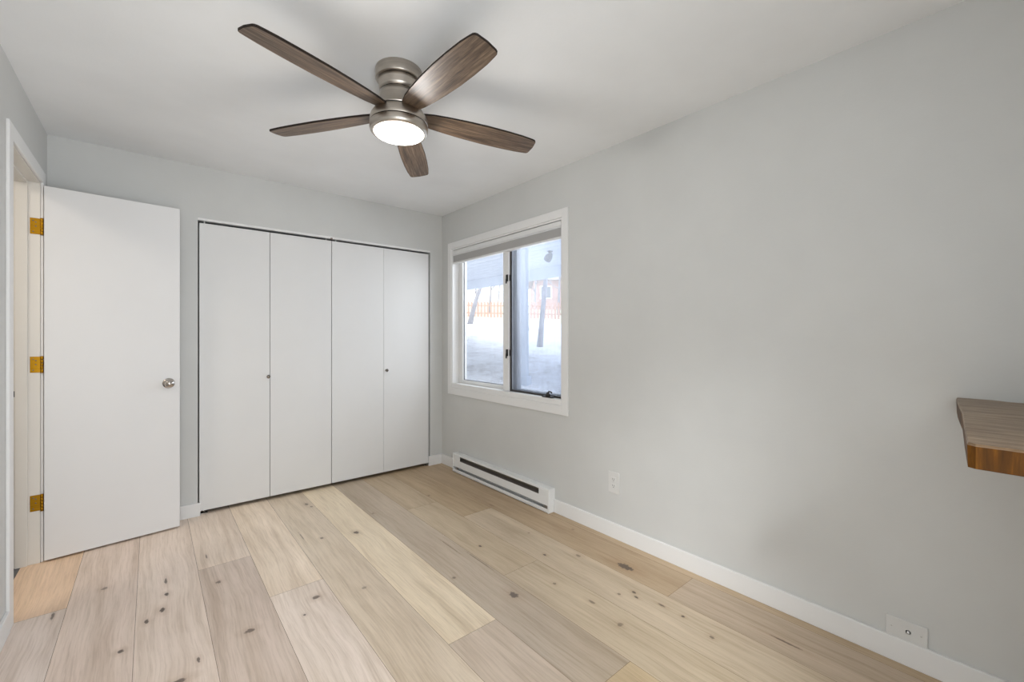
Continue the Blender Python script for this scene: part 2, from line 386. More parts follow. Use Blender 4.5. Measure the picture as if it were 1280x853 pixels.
# ---------------------------------------------------------------- doorway: jamb and casing, flush door
j = MB()
j.box(XL - JW, XL, OY1, OY1 + 0.02, 0, OZT + 0.02, 0.001).box(XL - JW, XL, OY0 - 0.02, OY0, 0, OZT + 0.02, 0.001).box(XL - JW, XL, OY0, OY1, OZT, OZT + 0.02, 0.001)
j.box(XL - 0.092, XL - 0.046, OY1 - 0.011, OY1, 0, OZT, 0.002).box(XL - 0.092, XL - 0.046, OY0, OY0 + 0.011, 0, OZT, 0.002).box(XL - 0.092, XL - 0.046, OY0 + 0.011, OY1 - 0.011, OZT - 0.011, OZT, 0.002)
jo = struct(j.build('trim_1', M['jamb']), 'cream painted door jamb with stop', 'door frame')
# dark strike hole seen on the jamb
cs = MB()
cw = 0.070; ct = 0.012
cs.box(XL, XL + ct, OY0 - cw - 0.004, OY0 - 0.004, 0, OZT + 0.004 + cw, 0.003).box(XL, XL + ct, OY1 + 0.004, OY1 + 0.004 + cw, 0, OZT + 0.004 + cw, 0.003).box(XL, XL + ct, OY0 - 0.004, OY1 + 0.004, OZT + 0.004, OZT + 0.004 + cw, 0.003)
struct(cs.build('trim_2', M['trim']), 'white flat casing around the doorway', 'door frame')
hole = Matrix.Translation((XL - 0.105, OY1 - 0.0005, 0.94)) @ Matrix.Rotation(R(90), 4, 'X')
MB().lathe([(0.0, 0.002), (0.017, 0.002), (0.019, 0.0), (0.019, -0.004)], 20, 0, hole).build('strike_hole', M['rubber'], jo)

DH, DW, DT = 2.084, 0.600, 0.035
d = MB(); d.box(0, DW, 0, DT, 0.011, DH, 0.002)
door = struct(d.build('door_1', M['door'], None, (-0.452, 3.472, 0), (0, 0, math.atan2(0.071, 0.596))), 'flush white door standing open against the end wall', 'door')
def knob(parent, x, z, side):
    mt = Matrix.Translation((x, 0 if side < 0 else DT, z)) @ Matrix.Rotation(R(90 if side < 0 else -90), 4, 'X')
    k_ = MB()
    k_.lathe([(0.0, 0.058), (0.008, 0.0585), (0.011, 0.057), (0.012, 0.0545), (0.0195, 0.054), (0.0245, 0.049), (0.0262, 0.042), (0.0245, 0.034), (0.018, 0.027), (0.0125, 0.023), (0.0115, 0.009)], 40, 0, mt)
    o = k_.build('door_knob', M['chrome'], parent)
    MB().lathe([(0.0115, 0.0105), (0.020, 0.010), (0.030, 0.006), (0.0325, 0.002), (0.0325, 0.0)], 40, 0, mt).build('rose', M['chrome'], o)
    MB().box(x - 0.007, x + 0.007, -0.060 if side < 0 else DT + 0.0575, -0.0575 if side < 0 else DT + 0.060, z - 0.0015, z + 0.0015, 0.0004).build('turn_button', M['nickel'], o)
knob(door, 0.542, 0.950, -1); knob(door, 0.542, 0.950, 1)
MB().box(DW - 0.001, DW + 0.0015, 0.006, 0.029, 0.92, 0.978, 0.0005).build('latch_plate', M['chrome'], door)
def hinge(z):
    # jamb leaf + knuckles + door leaf; built in world space then parented to the door
    h = bpy.data.objects.new('hinge', None); COL.objects.link(h); h.parent = door
    inv = Matrix.Translation(door.location) @ Matrix.Rotation(door.rotation_euler.z, 4, 'Z')
    inv = inv.inverted()
    def put(mb, name, mat):
        bmesh.ops.transform(mb.bm, matrix=inv, verts=mb.bm.verts); return mb.build(name, mat, h)
    hh = 0.044
    put(MB().box(XL - 0.038, XL + 0.0015, OY1 - 0.0022, OY1, z - hh, z + hh, 0.0006), 'jamb_leaf', M['brass'])
    kn = MB()
    px, py = XL + 0.0075, OY1 - 0.0065
    for i in range(5):
        z0 = z - hh + i * 2 * hh / 5
        kn.lathe([(0.0062, z0 + 0.0006), (0.0068, z0 + 0.0014), (0.0068, z0 + 2 * hh / 5 - 0.0014), (0.0062, z0 + 2 * hh / 5 - 0.0006)], 16, 0, Matrix.Translation((px, py, 0)))
    for zz in (z - hh - 0.003, z + hh): kn.lathe([(0.0, zz), (0.0072, zz), (0.0072, zz + 0.002), (0.0, zz + 0.003)], 16, 0, Matrix.Translation((px, py, 0)))
    put(kn, 'knuckle', M['brass'])
    sc_ = MB()
    for (dx, dz) in ((-0.026, 0.030), (-0.016, 0.0), (-0.026, -0.030), (-0.016, 0.022)):
        sc_.lathe([(0.0, 0.0010), (0.0032, 0.0006), (0.0036, 0.0)], 12, 0, Matrix.Translation((XL + dx, OY1 - 0.0022, z + dz)) @ Matrix.Rotation(R(90), 4, 'X'))
    put(sc_, 'screw', M['slot'])
for z in (1.858, 1.096, 0.334): hinge(z)

# ---------------------------------------------------------------- closet: track and two folding pairs
tr = MB(); tr.box(CX0, CX1, YF + 0.001, YF + 0.055, 2.064, CZT, 0.001)
struct(tr.build('trim_3', M['trim']), 'white track along the top of the closet opening', 'trim')
lin = MB(); lin.box(CX0 + 0.0, CX0 + 0.010, YF + 0.0, YF + TH, 0.0, 2.064, 0.001).box(CX1 - 0.010, CX1, YF + 0.0, YF + TH, 0.0, 2.064, 0.001)
lin_o = None
CZ0, CZ1 = 0.027, 2.047
def closet_pair(name, label, spans, knob_x, pins, bracket):
    t = thing(name, label, 'closet door', ((spans[0][0] + spans[-1][1]) / 2, YF + 0.006, 0), kind='structure')
    ox, oy = t.location.x, t.location.y
    for (x0, x1) in spans:
        MB().box(x0 - ox, x1 - ox, 0, 0.034, CZ0, CZ1, 0.002).build('panel', M['closet'], t)
    mt = Matrix.Translation((knob_x - ox, 0, 0.945)) @ Matrix.Rotation(R(90), 4, 'X')
    MB().lathe([(0.0, 0.024), (0.006, 0.0235), (0.0115, 0.021), (0.0135, 0.017), (0.012, 0.013), (0.007, 0.009), (0.0065, 0.003), (0.010, 0.0)], 28, 0, mt).build('knob', M['pull'], t)
    for px in pins: MB().lathe([(0.004, CZ1 - 0.002), (0.004, 2.066)], 12, 0, Matrix.Translation((px - ox, 0.010, 0))).build('pivot_pin', M['plastic'], t)
    MB().box(bracket - ox - 0.02, bracket - ox + 0.02, 0.002, 0.03, 0.0, 0.008, 0.001).lathe([(0.005, 0.006), (0.005, CZ0 + 0.002)], 12, 0, Matrix.Translation((bracket - ox, 0.017, 0))).build('floor_bracket', M['chrome'], t)
closet_pair('door_2', 'left pair of white folding closet door panels', [(0.2570, 0.6935), (0.6965, 1.1475)], 0.683, (0.287, 1.108), 0.285)
closet_pair('door_3', 'right pair of white folding closet door panels', [(1.1520, 1.6025), (1.6040, 2.0560)], 1.628, (1.186,), 2.030)
MB().box(1.140, 1.156, YF - 0.001, YF + 0.02, 2.058, 2.072, 0.001).build('centre_bumper', M['slot'], bpy.data.objects['trim_3'])

# ---------------------------------------------------------------- window in the right wall
win = thing('window_1', 'white two light casement window with dark latches', 'window', (XR, (WY0 + WY1) / 2, WZ0), kind='structure')
WO = Vector(win.location)
def wp(mb, name, mat, parent=None):
    bmesh.ops.translate(mb.bm, vec=-WO if (parent is None or parent is win) else -WO, verts=mb.bm.verts)
    return mb.build(name, mat, parent or win)
CAS = 0.012; CY0, CY1, CZA, CZB = 2.011, 3.569, 0.700, 2.145
c = MB(); x0, x1 = XR - CAS, XR
c.box(x0, x1, CY0, WY0, CZA, CZB, 0.002).box(x0, x1, WY1, CY1, CZA, CZB, 0.002).box(x0, x1, WY0, WY1, WZ1, CZB, 0.002).box(x0, x1, WY0, WY1, CZA, WZ0, 0.002)
wp(c, 'casing', M['trim'])
f = MB(); FJ = 0.014  # lining of the opening
f.box(XR - 0.004, XR + TH, WY0, WY0 + FJ, WZ0, WZ1, 0.001).box(XR - 0.004, XR + TH, WY1 - FJ, WY1, WZ0, WZ1, 0.001).box(XR - 0.004, XR + TH, WY0 + FJ, WY1 - FJ, WZ1 - FJ, WZ1, 0.001)
f.box(XR - 0.006, XR + TH, WY0 + FJ, WY1 - FJ, WZ0, WZ0 + 0.040, 0.002)
wp(f, 'frame', M['trim'])
MY0, MY1 = 2.688, 2.760
wp(MB().box(XR + 0.022, XR + TH, MY0, MY1, WZ0 + 0.040, WZ1 - FJ, 0.003), 'mullion', M['trim'])
# fixed light (far)
SZ0, SZ1 = WZ0 + 0.040, WZ1 - FJ
s_ = MB(); a0, a1 = XR + 0.070, XR + 0.118
fl = 0.062
s_.box(a0, a1, WY1 - FJ - fl, WY1 - FJ, SZ0, SZ1, 0.003).box(a0, a1, MY1, MY1 + 0.040, SZ0, SZ1, 0.003).box(a0, a1, MY1 + 0.040, WY1 - FJ - fl, SZ0, SZ0 + 0.030, 0.003).box(a0, a1, MY1 + 0.040, WY1 - FJ - fl, SZ1 - 0.05, SZ1, 0.003)
so = wp(s_, 'fixed_sash', M['trim'])
gk = MB(); q = 0.006; ya, yb = MY1 + 0.040, WY1 - FJ - fl; za, zb = SZ0 + 0.030, SZ1 - 0.05
gk.box(a0 + 0.016, a0 + 0.026, ya, ya + q, za, zb).box(a0 + 0.016, a0 + 0.026, yb - q, yb, za, zb).box(a0 + 0.016, a0 + 0.026, ya + q, yb - q, za, za + q).box(a0 + 0.016, a0 + 0.026, ya + q, yb - q, zb - q, zb)
wp(gk, 'glazing_seal', M['sash'], so)
wp(MB().box(a0 + 0.020, a0 + 0.024, ya + q, yb - q, za + q, zb - q), 'pane', M['glass'], so)
# opening light (near): grey sash behind a dark framed insect screen
s_ = MB(); y0, y1 = WY0 + FJ, MY0; st = 0.048
s_.box(a0, a1, y0, y0 + st, SZ0, SZ1, 0.003).box(a0, a1, y1 - st, y1, SZ0, SZ1, 0.003).box(a0, a1, y0 + st, y1 - st, SZ0, SZ0 + 0.022, 0.003).box(a0, a1, y0 + st, y1 - st, SZ1 - 0.05, SZ1, 0.003)
so = wp(s_, 'casement_sash', M['sash'])
wp(MB().box(a0 + 0.02, a0 + 0.024, y0 + st, y1 - st, SZ0 + 0.022, SZ1 - 0.05), 'pane', M['glass'], so)
s_ = MB(); b0, b1 = XR + 0.036, XR + 0.046; sw = 0.017
s_.box(b0, b1, y0, y0 + sw, SZ0, SZ1, 0.001).box(b0, b1, y1 - sw, y1, SZ0, SZ1, 0.001).box(b0, b1, y0 + sw, y1 - sw, SZ0, SZ0 + 0.016, 0.001).box(b0, b1, y0 + sw, y1 - sw, SZ1 - sw, SZ1, 0.001)
so = wp(s_, 'screen_frame', M['bronze'])
wp(MB().box(b0 + 0.004, b0 + 0.005, y0 + sw, y1 - sw, SZ0 + 0.016, SZ1 - sw), 'insect_screen', M['mesh'], so)
for z in (1.728, 1.118):
    lt = MB()
    lt.box(XR + 0.012, XR + 0.022, MY0 + 0.004, MY0 + 0.026, z - 0.028, z + 0.028, 0.003).box(XR + 0.004, XR + 0.014, MY0 + 0.010, MY0 + 0.020, z - 0.046, z - 0.006, 0.003)
    lt.box(XR + 0.026, XR + 0.036, MY0 - 0.022, MY0 - 0.002, z - 0.026, z + 0.026, 0.003)
    wp(lt, 'latch', M['rubber'])
ck = MB(); cy = 2.225; cz = WZ0 + 0.040
ck.prism([(XR - 0.002, cy - 0.052), (XR + 0.026, cy - 0.052), (XR + 0.030, cy - 0.030), (XR + 0.030, cy + 0.030), (XR + 0.026, cy + 0.052), (XR - 0.002, cy + 0.052), (XR - 0.004, cy)], cz, cz + 0.010, 0, 0.002)
ck.lathe([(0.020, 0.0), (0.019, 0.012), (0.012, 0.022), (0.010, 0.030), (0.0, 0.032)], 20, 0, Matrix.Translation((XR + 0.013, cy, cz + 0.008)))
co = wp(ck, 'crank_base', M['rubber'])
wp(MB().tube([(XR + 0.012, cy, cz + 0.034), (XR + 0.006, cy - 0.012, cz + 0.044), (XR + 0.004, cy - 0.030, cz + 0.046), (XR + 0.002, cy - 0.046, cz + 0.040)], [0.006, 0.005, 0.005, 0.007], 10), 'crank_handle', M['rubber'], co)

# raised cellular shade inside the window head
bl = thing('window_blind', 'grey cellular shade raised to the top of the window', 'blind', (XR + 0.03, (WY0 + WY1) / 2, WZ1 - FJ))
BO = Vector(bl.location)
def bp(mb, name, mat):
    bmesh.ops.translate(mb.bm, vec=-BO, verts=mb.bm.verts); return mb.build(name, mat, bl)
ba, bb = WY0 + FJ + 0.004, WY1 - FJ - 0.004
bz = WZ1 - FJ - 0.001
hr = MB(); hr.box(XR - 0.004, XR + 0.034, ba, bb, bz - 0.042, bz - 0.004, 0.003).box(XR - 0.006, XR + 0.002, ba, bb, bz - 0.052, bz - 0.044, 0.002)
bp(hr, 'headrail', M['rail'])
pl = MB(); n = 9; zt, zbm = bz - 0.052, bz - 0.112
for i in range(n):
    z1_ = zt - i * (zt - zbm) / n; z0_ = zt - (i + 1) * (zt - zbm) / n; zm = (z0_ + z1_) / 2
    t = bmesh.new()
    prof = [(XR + 0.003, z1_), (XR + 0.0, zm), (XR + 0.003, z0_), (XR + 0.029, z0_), (XR + 0.032, zm), (XR + 0.029, z1_)]
    va = [t.verts.new((x, ba + 0.003, z)) for x, z in prof]; vb = [t.verts.new((x, bb - 0.003, z)) for x, z in prof]
    for k in range(6): t.faces.new([va[k], va[(k + 1) % 6], vb[(k + 1) % 6], vb[k]])
    t.faces.new(va); t.faces.new(vb[::-1]); bmesh.ops.recalc_face_normals(t, faces=t.faces); pl.add(t)
bp(pl, 'pleats', M['blind'])
bp(MB().box(XR - 0.002, XR + 0.032, ba + 0.002, bb - 0.002, zbm - 0.016, zbm - 0.0005, 0.003), 'bottom_rail', M['rail'])

# back window (behind the viewer): only its frame matters for the daylight
wb = MB()
for (a, b_, c_, d_) in ((BX0, BX0 + 0.05, BZ0, BZ1), (BX1 - 0.05, BX1, BZ0, BZ1), (BX0 + 0.05, BX1 - 0.05, BZ0, BZ0 + 0.05), (BX0 + 0.05, BX1 - 0.05, BZ1 - 0.05, BZ1), ((BX0 + BX1) / 2 - 0.025, (BX0 + BX1) / 2 + 0.025, BZ0 + 0.05, BZ1 - 0.05)):
    wb.box(a, b_, YB - 0.10, YB - 0.02, c_, d_, 0.002)
struct(wb.build('window_2', M['trim']), 'white window frame in the wall behind the viewer', 'window')

# ---------------------------------------------------------------- electric baseboard heater
HY0, HY1, HD, HH = 2.142, 3.400, 0.062, 0.170
ht = thing('baseboard_heater', 'white electric baseboard heater under the window', 'heater', (XR, (HY0 + HY1) / 2, 0))
HO = Vector(ht.location)
def hp(mb, name, mat, parent=None):
    bmesh.ops.translate(mb.bm, vec=-HO, verts=mb.bm.verts); return mb.build(name, mat, parent or ht)
xf = XR - HD
hb = MB(); e = 0.105
hb.box(XR - 0.004, XR - 0.001, HY0, HY1, 0.002, HH, 0.0008)                                    # back plate
hb.box(xf + 0.004, XR - 0.004, HY0 + 0.004, HY1 - 0.004, HH - 0.004, HH, 0.001)                # top
hb.box(xf + 0.002, xf + 0.006, HY0 + 0.004, HY1 - 0.004, HH - 0.016, HH - 0.001, 0.001)         # rolled lip
hb.box(xf - 0.002, XR - 0.004, HY0 + 0.004, HY1 - 0.004, 0.002, 0.006, 0.001)                  # bottom tray
hb.box(xf - 0.002, xf + 0.002, HY0 + 0.004, HY1 - 0.004, 0.002, 0.030, 0.001)
hp(hb, 'housing', M['enamel'])
hp(MB().box(xf, xf + 0.003, HY0 + 0.006, HY1 - 0.006, 0.052, 0.114, 0.001).box(xf, xf + 0.003, HY0 + 0.006, HY0 + e, 0.114, HH - 0.012, 0.0008).box(xf, xf + 0.003, HY1 - 0.118, HY1 - 0.006, 0.114, HH - 0.012, 0.0008), 'front_panel', M['enamel'])
for (ya, yb) in ((HY0, HY0 + 0.012), (HY1 - 0.012, HY1)):
    ec = MB(); ec.box(xf - 0.003, XR - 0.001, ya, yb, 0.001, HH + 0.001, 0.002)
    hp(ec, 'end_cap', M['enamel'])
for ya in (HY0 + 0.02, HY1 - 0.08):
    hp(MB().box(xf + 0.003, xf + 0.010, ya, ya + 0.03, 0.020, 0.052, 0.002), 'bracket', M['fins'])
fn = MB()
for i in range(150):
    y = HY0 + 0.11 + i * (HY1 - HY0 - 0.2) / 150
    fn.box(xf + 0.012, XR - 0.012, y, y + 0.001, 0.050, 0.115)
fn.tube([(XR - 0.030, HY0 + 0.012, 0.082), (XR - 0.030, HY1 - 0.012, 0.082)], 0.006, 10)
hp(fn, 'heating_element', M['fins'])
hp(MB().box(XR - 0.008, XR - 0.0045, HY0 + 0.012, HY1 - 0.012, 0.020, HH - 0.006), 'reflector', M['slot'])

# ---------------------------------------------------------------- sockets
ot = thing('wall_outlet', 'small white double socket low on the wall right of the heater', 'outlet', (XR, 1.632, 0.342))
pt = MB().box(-0.0055, 0, -0.040, 0.040, -0.066, 0.066, 0.0025).build('cover_plate', M['plastic'], ot)
def face(parent, zc):
    fb = MB(); fb.box(-0.0075, -0.0052, -0.017, 0.017, zc - 0.014, zc + 0.014, 0.001)
    fo = fb.build('socket_face', M['plastic'], parent)
    MB().box(-0.0078, -0.0073, 0.0050, 0.0070, zc - 0.003, zc + 0.008).box(-0.0078, -0.0073, -0.0070, -0.0050, zc - 0.002, zc + 0.007).lathe([(0.0, 0.0003), (0.0026, 0.0003), (0.0026, 0.0)], 12, 0, Matrix.Translation((-0.0074, 0, zc - 0.008)) @ Matrix.Rotation(R(-90), 4, 'Y')).build('slots', M['dark'], fo)
face(ot, 0.020); face(ot, -0.020)
MB().lathe([(0.0, 0.0012), (0.003, 0.0008), (0.0034, 0.0)], 12, 0, Matrix.Translation((-0.0055, 0, 0)) @ Matrix.Rotation(R(-90), 4, 'Y')).build('screw', M['screw'], ot)

cp = thing('cable_plate', 'blank white wall plate set sideways just above the baseboard', 'wall plate', (XR, 0.2825, 0.130))
MB().box(-0.007, 0, -0.0600, 0.0600, -0.0385, 0.0385, 0.003).build('cover_plate', M['plastic'], cp)
for yy in (-0.042, 0.042): MB().lathe([(0.0, 0.0012), (0.0026, 0.0008), (0.003, 0.0)], 14, 0, Matrix.Translation((-0.007, yy, 0.0)) @ Matrix.Rotation(R(-90), 4, 'Y')).build('screw', M['screw'], cp)
MB().lathe([(0.0, 0.006), (0.004, 0.006), (0.0045, 0.0), (0.008, 0.0)], 16, 0, Matrix.Translation((-0.007, -0.006, -0.002)) @ Matrix.Rotation(R(-90), 4, 'Y')).build('jack', M['plastic'], cp)

# ---------------------------------------------------------------- ceiling fan
FC = Vector((0.8504, 1.796, H))
fan = thing('ceiling_fan', 'brushed nickel ceiling fan with five wood blades and lit lamp', 'ceiling fan', FC)
MB().lathe([(0.0, 0.0), (0.100, 0.0), (0.102, -0.004), (0.102, -0.044), (0.100, -0.048), (0.096, -0.049), (0.0, -0.049)], 72).build('canopy', M['nickel'], fan)
nk = MB().lathe([(0.0, -0.052), (0.0925, -0.0525), (0.090, -0.066), (0.0865, -0.084), (0.0845, -0.102), (0.0, -0.102)], 72)
nk.lathe([(0.0, -0.105), (0.0845, -0.1055), (0.0845, -0.124), (0.087, -0.145), (0.093, -0.162), (0.101, -0.176), (0.106, -0.184), (0.0, -0.185)], 72).build('motor_neck', M['nickel'], fan)
MB().lathe([(0.0, -0.189), (0.105, -0.1895), (0.113, -0.196), (0.121, -0.207), (0.1255, -0.219), (0.127, -0.230), (0.127, -0.239), (0.1262, -0.2402), (0.0, -0.2402)], 72).build('motor_housing', M['nickel'], fan)
MB().lathe([(0.0, -0.048), (0.0895, -0.048), (0.0895, -0.0535), (0.0, -0.0535)], 48).lathe([(0.0, -0.101), (0.0833, -0.101), (0.0833, -0.106), (0.0, -0.106)], 48).lathe([(0.0, -0.183), (0.102, -0.183), (0.102, -0.191), (0.0, -0.191)], 48).lathe([(0.0, -0.238), (0.1245, -0.238), (0.1245, -0.246), (0.0, -0.246)], 48).build('shadow_gap', M['dark'], fan)  # dark discs that colour in the shade of the seams
lk = MB().lathe([(0.0, -0.2442), (0.1262, -0.2443), (0.1270, -0.2455), (0.1270, -0.264), (0.124, -0.274), (0.116, -0.280), (0.1085, -0.281), (0.1085, -0.270), (0.0, -0.270)], 72).build('light_kit', M['nickel'], fan)
MB().lathe([(0.0, -0.271), (0.1075, -0.272), (0.1075, -0.281), (0.103, -0.286), (0.075, -0.292), (0.040, -0.2955), (0.0, -0.2965)], 64).build('diffuser', M['lamp'], lk)
lt = light('ceiling_fan_light', 'POINT', (0, 0, -0.315), 14.0, (1.0, 0.985, 0.965), shadow_soft_size=0.09)
lt.parent = fan
def blade_mesh():
    pts = []
    prof = [(0.085, 0.030), (0.115, 0.040), (0.150, 0.048), (0.22, 0.056), (0.30, 0.062), (0.40, 0.066), (0.50, 0.065), (0.58, 0.0615), (0.630, 0.0555)]
    left = [(x, h * 1.0) for x, h in prof]
    tip = [(0.644, 0.053), (0.651, 0.048), (0.655, 0.040), (0.660, 0.0), (0.657, -0.040), (0.653, -0.048), (0.645, -0.053)]
    right = [(x, -h) for x, h in reversed(prof)]
    pts = left + tip + right
    # twist the root upright a little, pitch 12 degrees about the blade axis
    b_ = MB(); t = bmesh.new()
    top = [t.verts.new((x, y, 0.0045)) for x, y in pts]; bot = [t.verts.new((x, y, -0.0045)) for x, y in pts]
    ft = t.faces.new(top); fb = t.faces.new(bot[::-1]); n = len(pts)
    for i in range(n):
        f_ = t.faces.new([top[i], bot[i], bot[(i + 1) % n], top[(i + 1) % n]]); f_.material_index = 1
    bmesh.ops.recalc_face_normals(t, faces=t.faces)
    # keep outline, mark edges
    edges = [e_ for e_ in t.edges if all(not f_.material_index == 1 for f_ in e_.link_faces) is False and len({f_.material_index for f_ in e_.link_faces}) == 2]
    bmesh.ops.bevel(t, geom=edges, offset=0.0015, segments=1, profile=0.5, affect='EDGES', material=1)
    b_.add(t); return b_
proto = None
for k in range(5):
    ang = R(342.16 - 72.0 * k); droop = 2.0 - math.degrees((-0.017, 0.0, 0.010, 0.009, -0.010)[k] / 0.655)
    if proto is None:
        proto = blade_mesh().build('blade', [M['blade'], M['blade_edge']], fan); o = proto
    else:
        o = proto.copy(); COL.objects.link(o)
    o.parent = fan
    # pitch: counter-clockwise edge lower
    mtx = Matrix.Rotation(ang, 4, 'Z') @ Matrix.Translation((0, 0, -0.190)) @ Matrix.Rotation(R(droop), 4, 'Y') @ Matrix.Rotation(R(-11.0), 4, 'X')
    o.matrix_local = mtx

# ---------------------------------------------------------------- live edge slab at the right
def slab():
    zt, th = 1.033, 0.052
    end = [(XR, 0.148), (2.07, 0.137), (1.936, 0.1236), (1.80, 0.109), (1.63, 0.0965), (1.52, 0.0885), (1.428, 0.081), (1.35, 0.075), (1.290, 0.0705)]
    pts = end + [(1.281, 0.060), (1.280, -0.1), (1.288, -0.3), (1.280, -0.55), (XR, -0.55)]
    pts += [(XR, -0.35), (XR - 0.030, -0.25), (XR - 0.034, -0.08), (XR - 0.022, 0.030), (XR, 0.062)]
    t = bmesh.new()
    top = [t.verts.new((x, y, zt)) for x, y in pts]
    mid = [t.verts.new((x + (0.003 if x < 1.30 else 0), y + (0.002 if y > 0.065 else 0), zt - 0.006)) for x, y in pts]
    bot = [t.verts.new((x + (0.004 if x < 1.30 else 0), y + (0.001 if y > 0.065 else 0), zt - th)) for x, y in pts]
    t.faces.new(top).material_index = 0; t.faces.new(bot[::-1]).material_index = 1; n = len(pts)
    for i in range(n):
        j_ = (i + 1) % n
        a = t.faces.new([top[i], mid[i], mid[j_], top[j_]]); a.material_index = 0
        b_ = t.faces.new([mid[i], bot[i], bot[j_], mid[j_]]); b_.material_index = 1
    bmesh.ops.recalc_face_normals(t, faces=t.faces)
    o = MB(); o.add(t)
    return o.build('wood_slab_shelf', [M['slab_top'], M['slab_edge']])
tag(slab(), 'thick brown live edge wooden slab shelf fixed to the right wall', 'shelf')

# ---------------------------------------------------------------- outdoors, seen through the window
DIRV = Vector((0.55, 0.835, 0))
def gz(x, y): return 0.30 + 0.090 * (x * DIRV.x + y * DIRV.y)
m, nt, b = newmat('meadow')
v = mapped(nt, (1, 1, 1)); n1 = noise(nt, v, 1.4, 6, 0.75); n2 = noise(nt, v, 11, 6, 0.85)
s = math_(nt, 'ADD', math_(nt, 'MULTIPLY', n1, 0.5), math_(nt, 'MULTIPLY', n2, 0.5))
r = ramp(nt, s, [(0.36, srgb(158, 155, 156)), (0.48, srgb(226, 226, 230)), (0.58, srgb(244, 245, 249))])
tc = N(nt, 'ShaderNodeTexCoord'); dp = N(nt, 'ShaderNodeVectorMath', operation='DOT_PRODUCT'); dp.inputs[1].default_value = DIRV; L(nt, tc.outputs['Object'], dp.inputs[0])
edge = math_(nt, 'ADD', dp.outputs['Value'], math_(nt, 'MULTIPLY', n1, 1.6))
gr = math_(nt, 'MULTIPLY', math_(nt, 'SUBTRACT', edge, 16.9), 1.4, True)  # far sunlit grass and near bluish shade tinted into the colour
r2 = ramp(nt, n2, [(0.3, srgb(196, 186, 148)), (0.7, srgb(232, 224, 192))])
L(nt, mix(nt, gr, r.outputs[0], r2.outputs[0]), b.inputs['Base Color']); b.inputs['Roughness'].default_value = 0.95
bump(nt, b, n2, 0.6, 0.15)
M['meadow'] = m
gm = MB(); t = bmesh.new(); nx, ny = 60, 60; vs = {}
for i in range(nx + 1):
    for k in range(ny + 1):
        x = XR + TH + 0.02 + (i / nx) ** 1.6 * 60; y = -12 + k / ny * 82
        vs[i, k] = t.verts.new((x, y, gz(x, y) + 0.05 * math.sin(x * 1.3 + y * 0.7) * min(1, i / 10)))
for i in range(nx):
    for k in range(ny): t.faces.new([vs[i, k], vs[i + 1, k], vs[i + 1, k + 1], vs[i, k + 1]]).smooth = True
gm.add(t)
tag(gm.build('ground', M['meadow']), 'pale sloping meadow outside the window', 'ground', kind='structure')

M['ext'] = paint('exterior_siding', srgb(196, 190, 180), 0.8, 40, 0.1, 0.2)
M['soffit'] = paint('deck_soffit', srgb(206, 212, 222), 0.8, 40, 0.05, 0.2)
M['post'] = paint('deck_post_paint', srgb(176, 184, 196), 0.7, 40, 0.05, 0.3)
# upper storey of the house, which shades the meadow, and the deck overhead
u = MB(); u.box(-5.0, XR + TH, -6.0, 10.0, H + 0.13, 5.6).box(-5.4, XR + 0.8, -6.4, 10.4, 5.6, 5.8)
struct(u.build('wall_upper', M['ext']), 'upper storey of the house over the room', 'wall')
DX = 5.45
dk = MB(); dk.box(XR + TH + 0.005, DX, -3.0, 12.0, 2.50, 2.60)
for i in range(16): dk.box(XR + TH + 0.01 + i * 0.19, XR + TH + 0.01 + i * 0.19 + 0.180, -3.0, 12.0, 2.485, 2.50)
dk.box(DX, DX + 0.05, -3.0, 12.0, 2.30, 2.64)
struct(dk.build('deck_overhead', M['soffit']), 'pale blue grey underside of the deck outside the window', 'deck')
def ray(px, depth):
    k = (px - 640) / 535.96; s_, c_ = math.sin(0.6996), math.cos(0.6996)
    return ((s_ + k * c_) * depth, (c_ - k * s_) * depth)
px_, py_ = ray(656, 4.7); zg = gz(px_, py_)
p = MB().box(-0.032, 0.032, -0.032, 0.032, -0.1, 2.484 - zg, 0.004).box(-0.055, 0.055, -0.055, 0.055, -0.1, 0.10, 0.006)
struct(p.build('deck_post', M['post'], None, (px_, py_, zg), (0, 0, R(20))), 'pale post under the deck outside the right pane', 'post')

